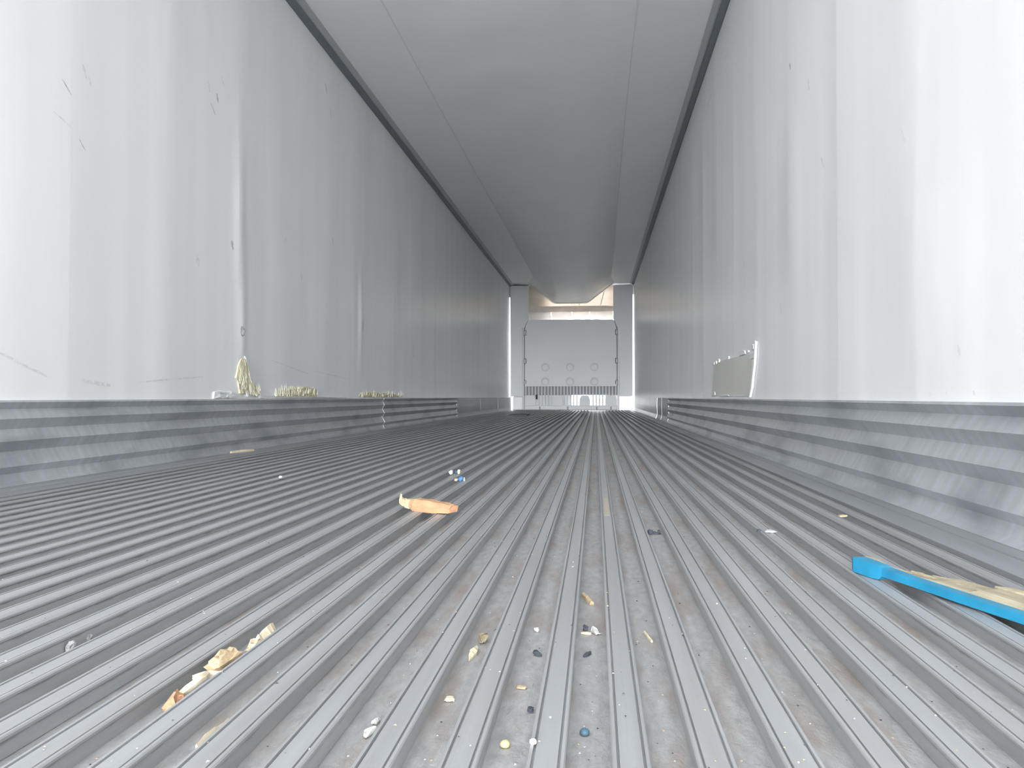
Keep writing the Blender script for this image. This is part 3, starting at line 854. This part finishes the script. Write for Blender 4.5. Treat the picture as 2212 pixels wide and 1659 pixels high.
# painted crumbs beyond the wood
c = tag(empty('painted_crumb', (-0.423 * 1.0, 2.395, 0.0003)), 'small crumb with bright blue top near the centre left of the floor', 'wood scrap', 'painted crumbs beyond the orange wood')
chunk('blue_face', (0.004, 0, 0.0), (0.020, 0.016, 0.020), 'bluedark', 3, 0.4, parent=c)
chunk('bare_end', (-0.010, -0.005, 0.0), (0.013, 0.012, 0.011), 'tanwood', 5, parent=c)
chunk('white_side', (0.016, -0.002, 0.0), (0.006, 0.014, 0.015), 'white', 7, parent=c)
c = tag(empty('painted_crumb', (-0.474, 2.60, 0.0003)), 'small white and navy crumb behind the bright blue crumb', 'wood scrap', 'painted crumbs beyond the orange wood')
chunk('white_face', (-0.012, -0.006, 0.0), (0.018, 0.014, 0.016), 'white', 11, parent=c)
chunk('navy_face', (0.003, 0.006, 0.0), (0.013, 0.013, 0.018), 'navy', 12, parent=c)
chunk('bare_end', (0.013, 0.004, 0.0), (0.011, 0.012, 0.022), 'palewood', 13, parent=c)

def lay(o, label, cat, group=None):
    return tag(o, label, cat, group)
G = GUT + 0.0003
# left channel with a row of wood scraps
x, y = row(-0.353, 0.722)
ck = lay(chunk('wood_chunk', (x, y, G), (0.024, 0.066, 0.030), 'tanwood', 21, deg(-4)), 'tan wood chunk in the left channel, largest scrap of its row', 'wood scrap', 'wood scraps in the left channel')
x, y = row(-0.351, 0.768)
lay(chunk('wood_chip', (x + 0.002, y + 0.012, G), (0.016, 0.030, 0.024), 'palewood', 23), 'pale wood chip just behind the tan chunk in the left channel', 'wood scrap', 'wood scraps in the left channel')
x, y = row(-0.350, 0.812)
lay(sliver('wood_chip', (x, y, G), 0.038, 0.014, 0.022, 'palewood', 24, deg(-3)), 'oblong cream wood chip, farthest scrap in the left channel row', 'wood scrap', 'wood scraps in the left channel')
x, y = row(-0.354, 0.660)
lay(sliver('wood_splinter', (x, y, G + 0.010), 0.056, 0.007, 0.007, 'palewood', 25, deg(-6), deg(6), bend=0.007), 'thin curved pale splinter between tan chunk and orange bit', 'wood scrap', 'wood scraps in the left channel')
x, y = row(-0.350, 0.677)
lay(sliver('wood_splinter', (x + 0.004, y, G + 0.014), 0.026, 0.006, 0.006, 'palewood', 26, deg(-55)), 'short pale splinter crossing the end of the curved splinter', 'wood scrap', 'wood scraps in the left channel')
x, y = row(-0.352, 0.628)
lay(chunk('wood_chip', (x, y, G), (0.017, 0.024, 0.024), 'orange', 27), 'small orange wood bit, nearest scrap in the left channel row', 'wood scrap', 'wood scraps in the left channel')
x, y = gut(-0.2925, 0.569)
lay(sliver('wood_splinter', (-0.3025, y * 0.975, G + 0.009), 0.046, 0.004, 0.008, 'palewood', 28, deg(-3), taper=0.3), 'straight white splinter lying in a channel near the bottom left', 'wood scrap')
# middle channels
x, y = gut(-0.124, 0.785)
lay(sliver('wood_splinter', (x, y, G), 0.040, 0.008, 0.007, 'palewood', 31, deg(-4), taper=0.85), 'pale pointed wood splinter beside the olive flake', 'wood scrap')
x, y = gut(-0.1205, 0.822)
lay(chunk('bark_flake', (x + 0.001, y + 0.004, G), (0.014, 0.020, 0.012), 'olive', 32, deg(20)), 'olive brown flake behind the pale pointed splinter', 'debris')
x, y = gut(-0.011, 1.004)
lay(sliver('wood_stick', (x, y + 0.006, G), 0.050, 0.008, 0.006, 'tanwood', 33, deg(14), taper=0.2), 'short straight tan stick in the centre channel', 'wood scrap')
x, y = gut(-0.001, 0.872)
lay(chunk('white_scrap', (x, y, G), (0.013, 0.026, 0.008), 'white', 34, deg(18), rough=0.5), 'torn white scrap in the centre channel beside a black crumb', 'scrap')
x, y = gut(-0.012, 0.881)
lay(chunk('black_crumb', (x, y, G), (0.008, 0.010, 0.008), 'dark', 35), 'black crumb touching the torn white scrap', 'debris')
x, y = gut(-0.012, 0.868)
lay(sliver('pale_shred', (x + 0.001, y - 0.002, G), 0.012, 0.004, 0.003, 'palewood', 36, deg(80)), 'pale shred in front of the black crumb by the white scrap', 'scrap')
x, y = gut(-0.060, 0.790)
o = lay(chunk('black_crumb', (x, y, G), (0.015, 0.013, 0.007), 'dark', 37, rough=0.6), 'black flat crumb left of the centre channel, largest dark crumb', 'debris')
x, y = gut(-0.009, 0.795)
lay(sliver('black_crumb', (x, y, G), 0.014, 0.005, 0.004, 'dark', 38, deg(-30)), 'thin dark crumb in the centre channel in front of the white scrap', 'debris')
x, y = gut(-0.066, 0.870)
lay(chunk('white_crumb', (x, y, G), (0.008, 0.010, 0.006), 'white', 39), 'small white crumb behind the largest black crumb', 'scrap')
x, y = gut(0.056, 0.862)
lay(sliver('straw', (x, y, G), 0.036, 0.0035, 0.003, 'palewood', 40, deg(10), taper=0.2), 'thin pale straw right of the torn white scrap', 'scrap')
x, y = gut(0.110, 1.505)
cr = tag(empty('rubber_crumb', (x, y, G)), 'black two-lobed crumb in a channel behind the centre, right of the stick', 'debris')
chunk('lobe', (-0.008, 0, 0), (0.014, 0.016, 0.013), 'dark', 41, parent=cr)
chunk('lobe', (0.010, 0.004, 0), (0.010, 0.012, 0.012), 'dark', 42, parent=cr)
sliver('bridge', (0.001, 0.002, 0.001), 0.016, 0.005, 0.005, 'dark', 43, deg(80), parent=cr)
for (px, py, mt, nm, lb, s_, sd) in (
        (-0.009, 0.609, 'tealbead', 'plastic_bead', 'dark teal bead at the near end of the centre channel', 0.0085, 51),
        (-0.068, 0.582, 'yellow', 'plastic_bead', 'pale yellow bead left of the white bead', 0.0085, 53),
        (-0.054, 0.648, 'dark', 'black_crumb', 'small black crumb behind the white bead', 0.008, 54)):
    x, y = gut(px, py)
    lay(chunk(nm, (x, y, G), (s_, s_, s_ * 0.8), mt, sd, round_=('bead' in nm)), lb, 'bead' if 'bead' in nm else 'debris')
lay(chunk('plastic_bead', (-0.0475, 0.589, 0.0005), (0.006, 0.006, 0.005), 'white', 52, round_=True), 'white bead on the edge of a rail at the bottom centre', 'bead')
x, y = gut(-0.1745, 0.591)
lay(chunk('white_scrap', (x, y, G), (0.008, 0.018, 0.007), 'white', 61, deg(-25), rough=0.4), 'white scrap low left of centre, nearer of a pair', 'scrap')
x, y = gut(-0.176, 0.612)
lay(chunk('white_scrap', (x, y, G), (0.007, 0.013, 0.006), 'white', 62, deg(-10)), 'smaller white scrap low left of centre, farther of a pair', 'scrap')
x, y = gut(-0.126, 0.665)
lay(chunk('wood_chip', (x, y, G), (0.012, 0.008, 0.005), 'palewood', 63, deg(10)), 'cream chip in the channel in front of the pointed splinter', 'wood scrap')
x, y = gut(-0.067, 0.70)
lay(chunk('wood_chip', (x, y, G), (0.016, 0.008, 0.003), 'tanwood', 64), 'flat tan chip in front of the largest black crumb', 'wood scrap')
# left and right outer bits
x, y = gut(-0.548, 0.750)
lay(chunk('grey_pebble', (x + 0.012, y, G), (0.011, 0.013, 0.016), 'grit', 71), 'grey pebble in a channel far left, nearer of two', 'pebble')
x, y = gut(-0.553, 0.785)
lay(chunk('grey_pebble', (x + 0.012, y, G), (0.009, 0.011, 0.012), 'grit', 72), 'grey pebble in a channel far left, smaller and farther of two', 'pebble')
lay(chunk('wood_chip', (0.534, 1.772, 0.0003), (0.030, 0.020, 0.006), 'tanwood', 73, deg(20)), 'flat tan chip on the rails beyond the blue board', 'wood scrap')
lay(chunk('grey_crumb', (0.336, 1.548, 0.0003), (0.030, 0.018, 0.008), 'grit', 74, deg(-20), rough=0.5), 'grey crumb on a rail left of the blue board', 'debris')
lay(chunk('black_crumb', (0.312, 1.552, 0.0003), (0.010, 0.010, 0.007), 'dark', 75), 'black crumb left of the grey crumb near the blue board', 'debris')
lay(sliver('wood_splinter', (-1.664, 3.53, 0.0005), 0.16, 0.014, 0.012, 'palewood', 76, deg(-14)), 'tan splinter on the floor edge beside the left wall', 'wood scrap')
lay(chunk('white_crumb', (-1.012, 2.42, 0.0003), (0.012, 0.012, 0.010), 'white', 77), 'lone white crumb on the rails at the middle left', 'scrap')
# dark mat lying in front of the bulkhead
mt = poly_prism(MB(), [(-0.13, 0.0), (0.12, 0.0), (0.13, 0.012), (0.0, 0.018), (-0.125, 0.014)], -0.25, 0.25).build('rubber_mat', M['rubber'])
mt.location = (-1.075, 11.0, 0.0008)
tag(mt, 'dark flat rubber mat on the floor near the left foot of the bulkhead', 'mat')
# tiny flakes scattered on the floor
specks = random.Random(77)
mbl, mbd, mbt = MB(), MB(), MB()
def speck(mb, x, y, z, s):
    a = specks.uniform(0, 6.28); h = s * specks.uniform(0.3, 0.7)
    p = [(x + s * math.cos(a + q * 2.09) * specks.uniform(.6, 1.1), y + s * 1.2 * math.sin(a + q * 2.09), z) for q in range(3)]
    mb.add(p + [(x, y, z + h)], [(0, 1, 2), (0, 1, 3), (1, 2, 3), (2, 0, 3)])
for _ in range(2200):
    y = 0.5 + 5.5 * specks.random() ** 2.0
    k = specks.randint(-14, 9)
    on_top = specks.random() < 0.35
    x = RIB0 + PITCH * (k if on_top else k + 0.5) + specks.uniform(-0.010, 0.010)
    z = 0.0003 if on_top else GUT + 0.0002
    q = specks.random()
    if on_top and ((-0.60 < x < -0.20 and 1.5 < y < 2.05) or (0.3 < x < 0.65 and 0.8 < y < 1.35)):
        continue
    speck(mbl if q < 0.3 else (mbd if q < 0.66 else mbt), x, y, z, specks.uniform(0.0005, 0.0016) * (1.0 + 0.22 * y))
allm = MB()
for mb in (mbl, mbd, mbt):
    allm.add(mb.v, mb.f)
litter = allm.build('fine_litter', M['white'])
litter.data.materials.append(M['dark'])
litter.data.materials.append(M['tanwood'])
na, nd = len(mbl.f), len(mbd.f)
for i, p in enumerate(litter.data.polygons):
    p.material_index = 0 if i < na else (1 if i < na + nd else 2)
tag(litter, 'tiny white, dark and tan flakes scattered over the floor rails and channels', 'litter', kind='stuff')
